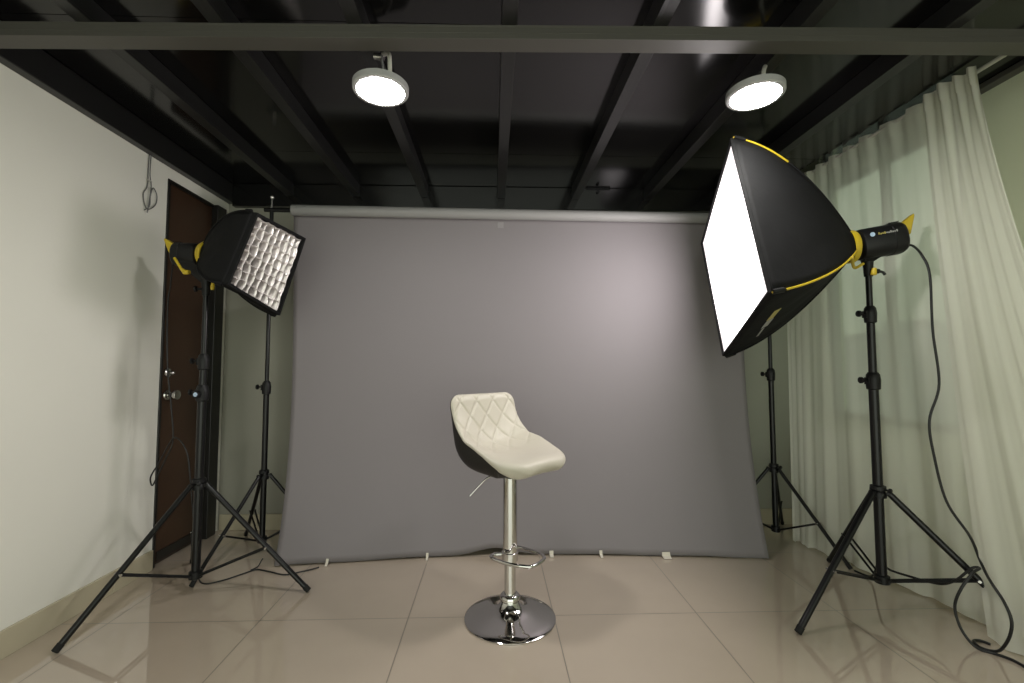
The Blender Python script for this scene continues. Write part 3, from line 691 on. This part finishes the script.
MB().tube([(X0 + .003, 2.285, 1.968), (X0 + .005, 2.312, 1.966)], .004, 8).build('twist_tie', M['conduit'], t, smooth=60)

# ------------------------------------------------------------------ sheer curtains and rail
t = thing('curtain_rail', 'white curtain rail under the deck along the right wall', 'curtain rail', (1.90, 1.3, 2.19))
MB().cyl((1.905, 1.25, 2.192), (1.905, 2.93, 2.192), .008, n=16).build('rod', M['conduit'], t, smooth=40)
for y in (1.27, 2.91): MB().box((1.898, y - .006, 2.192), (1.912, y + .006, ZD - .0005)).build('rail_bracket', M['conduit'], t)
def curtain(name, label, top, bot, folds, amp, phase, seed, ztop=2.203, group='sheer curtains on the right', pleats=8, hpow=.85, taper=0.):
    """top, bot: lists of (x, y) from the camera side to the back wall"""
    rn = random.Random(seed); tp = smooth_pts([(x, y, 0) for x, y in top], 40); bp = smooth_pts([(x, y, 0) for x, y in bot], 40)
    def samp(l, q): f = q * (len(l) - 1); i = min(int(f), len(l) - 2); return l[i].lerp(l[i + 1], f - i)
    NQ, NH = 260, 46; ph = [rn.uniform(0, 6.28) for _ in range(6)]
    P = []
    for i in range(NQ + 1):
        q = i / NQ; row = []
        for j in range(NH + 1):
            h = j / NH                # 0 top, 1 bottom
            hh = h ** hpow
            p = samp(tp, q).lerp(samp(bp, q), hh)
            # header pleats at the top fading into broad soft folds
            pw = pleats * q + phase
            saw = (pw - math.floor(pw))
            hd = math.exp(-(h / .10) ** 2)
            w1 = math.sin(2 * PI * pw) * .6 + math.sin(4 * PI * pw + ph[0]) * .25
            w2 = math.sin(2 * PI * folds * q + ph[1] + .5 * math.sin(2.2 * h + ph[2])) * (.65 + .35 * math.sin(5 * q + ph[3])) + .28 * math.sin(2 * PI * folds * 2.3 * q + ph[4] + 1.2 * h) + .05 * math.sin(2 * PI * folds * 5.1 * q + ph[5])
            a = amp * (.35 + .65 * hh) * (1 - taper * hh * min(1, max(0, (q - .80) / .15)))
            x = p.x + hd * .011 * w1 + (1 - hd * .6) * a * w2
            y = p.y + .4 * a * math.sin(2 * PI * folds * q + ph[2]) * hh
            zt = ztop + .024 * saw - .012 + .006 * math.sin(7 * q + ph[4])
            zb = .004 + .012 * abs(math.sin(folds * 3 * q + ph[1])) 
            z = lerp(zt, zb, h)
            row.append(V((x, y, z)))
        P.append(row)
    t_ = thing(name, label, 'curtain', (top[0][0], top[0][1], 2.19), group)
    # cloth
    MB().grid(P).build('curtain_cloth', M['sheer'], t_, smooth=80)
    # doubled header tape band
    Hb = [[row[j] + V((-.0035, 0, 0)) for j in (0, 1)] + [row[1].lerp(row[2], .6) + V((-.0035, 0, 0))] for row in P]
    MB().grid(Hb).build('header_band', M['sheer'], t_, smooth=80)
    Hm = [[row[-1].lerp(row[-2], k) + V((-.002, 0, 0)) for k in (0, .5, 1)] for row in P]
    return t_
curtain('curtain', 'long sheer curtain over the window, behind the right light stand', [(1.895, 1.77), (1.905, 2.2), (1.90, 2.55), (1.88, 2.82)], [(1.955, 1.74), (1.930, 2.02), (1.865, 2.32), (1.800, 2.56), (1.775, 2.69)], 6, .013, .3, 5, pleats=10)
curtain('curtain', 'bunched near sheer curtain falling forward at the right edge', [(1.862, 1.635), (1.872, 1.70), (1.868, 1.78), (1.875, 1.865)], [(1.850, 1.12), (1.860, 1.30), (1.872, 1.52), (1.868, 1.716)], 3.5, .010, .1, 11, ztop=2.203, pleats=4, hpow=1.35, taper=.9)

# ------------------------------------------------------------------ camera
cd = bpy.data.cameras.new('camera'); cam = bpy.data.objects.new('camera', cd); COL.objects.link(cam)
f = 455.; cx_, cy_ = 508., 341.5
cd.sensor_width = 36; cd.lens = f / 1024 * 36; cd.shift_x = (512 - cx_) / 1024; cd.clip_start = .02
yaw = math.atan(15 / f); pitch = math.atan(25.5 / math.hypot(f, 15))
fw = V((math.sin(yaw) * math.cos(pitch), math.cos(yaw) * math.cos(pitch), math.sin(pitch))); rt = V((math.cos(yaw), -math.sin(yaw), 0)); up = rt.cross(fw)
cam.matrix_world = Matrix(((rt.x, up.x, -fw.x, 0), (rt.y, up.y, -fw.y, 0), (rt.z, up.z, -fw.z, 1.03), (0, 0, 0, 1)))
sc = bpy.context.scene; sc.camera = cam

# ------------------------------------------------------------------ light
w_ = bpy.data.worlds.new('sky'); sc.world = w_; w_.use_nodes = True
w_.node_tree.nodes['Background'].inputs[0].default_value = (.88, .93, .80, 1); w_.node_tree.nodes['Background'].inputs[1].default_value = 2.1
sc.view_settings.view_transform = 'Standard'; sc.view_settings.look = 'None'; sc.view_settings.gamma = 1; sc.view_settings.exposure = .16
sc.view_settings.use_curve_mapping = False
sc.cycles.use_denoising = True; sc.cycles.max_bounces = 8; sc.cycles.transparent_max_bounces = 16; sc.cycles.sample_clamp_indirect = 8
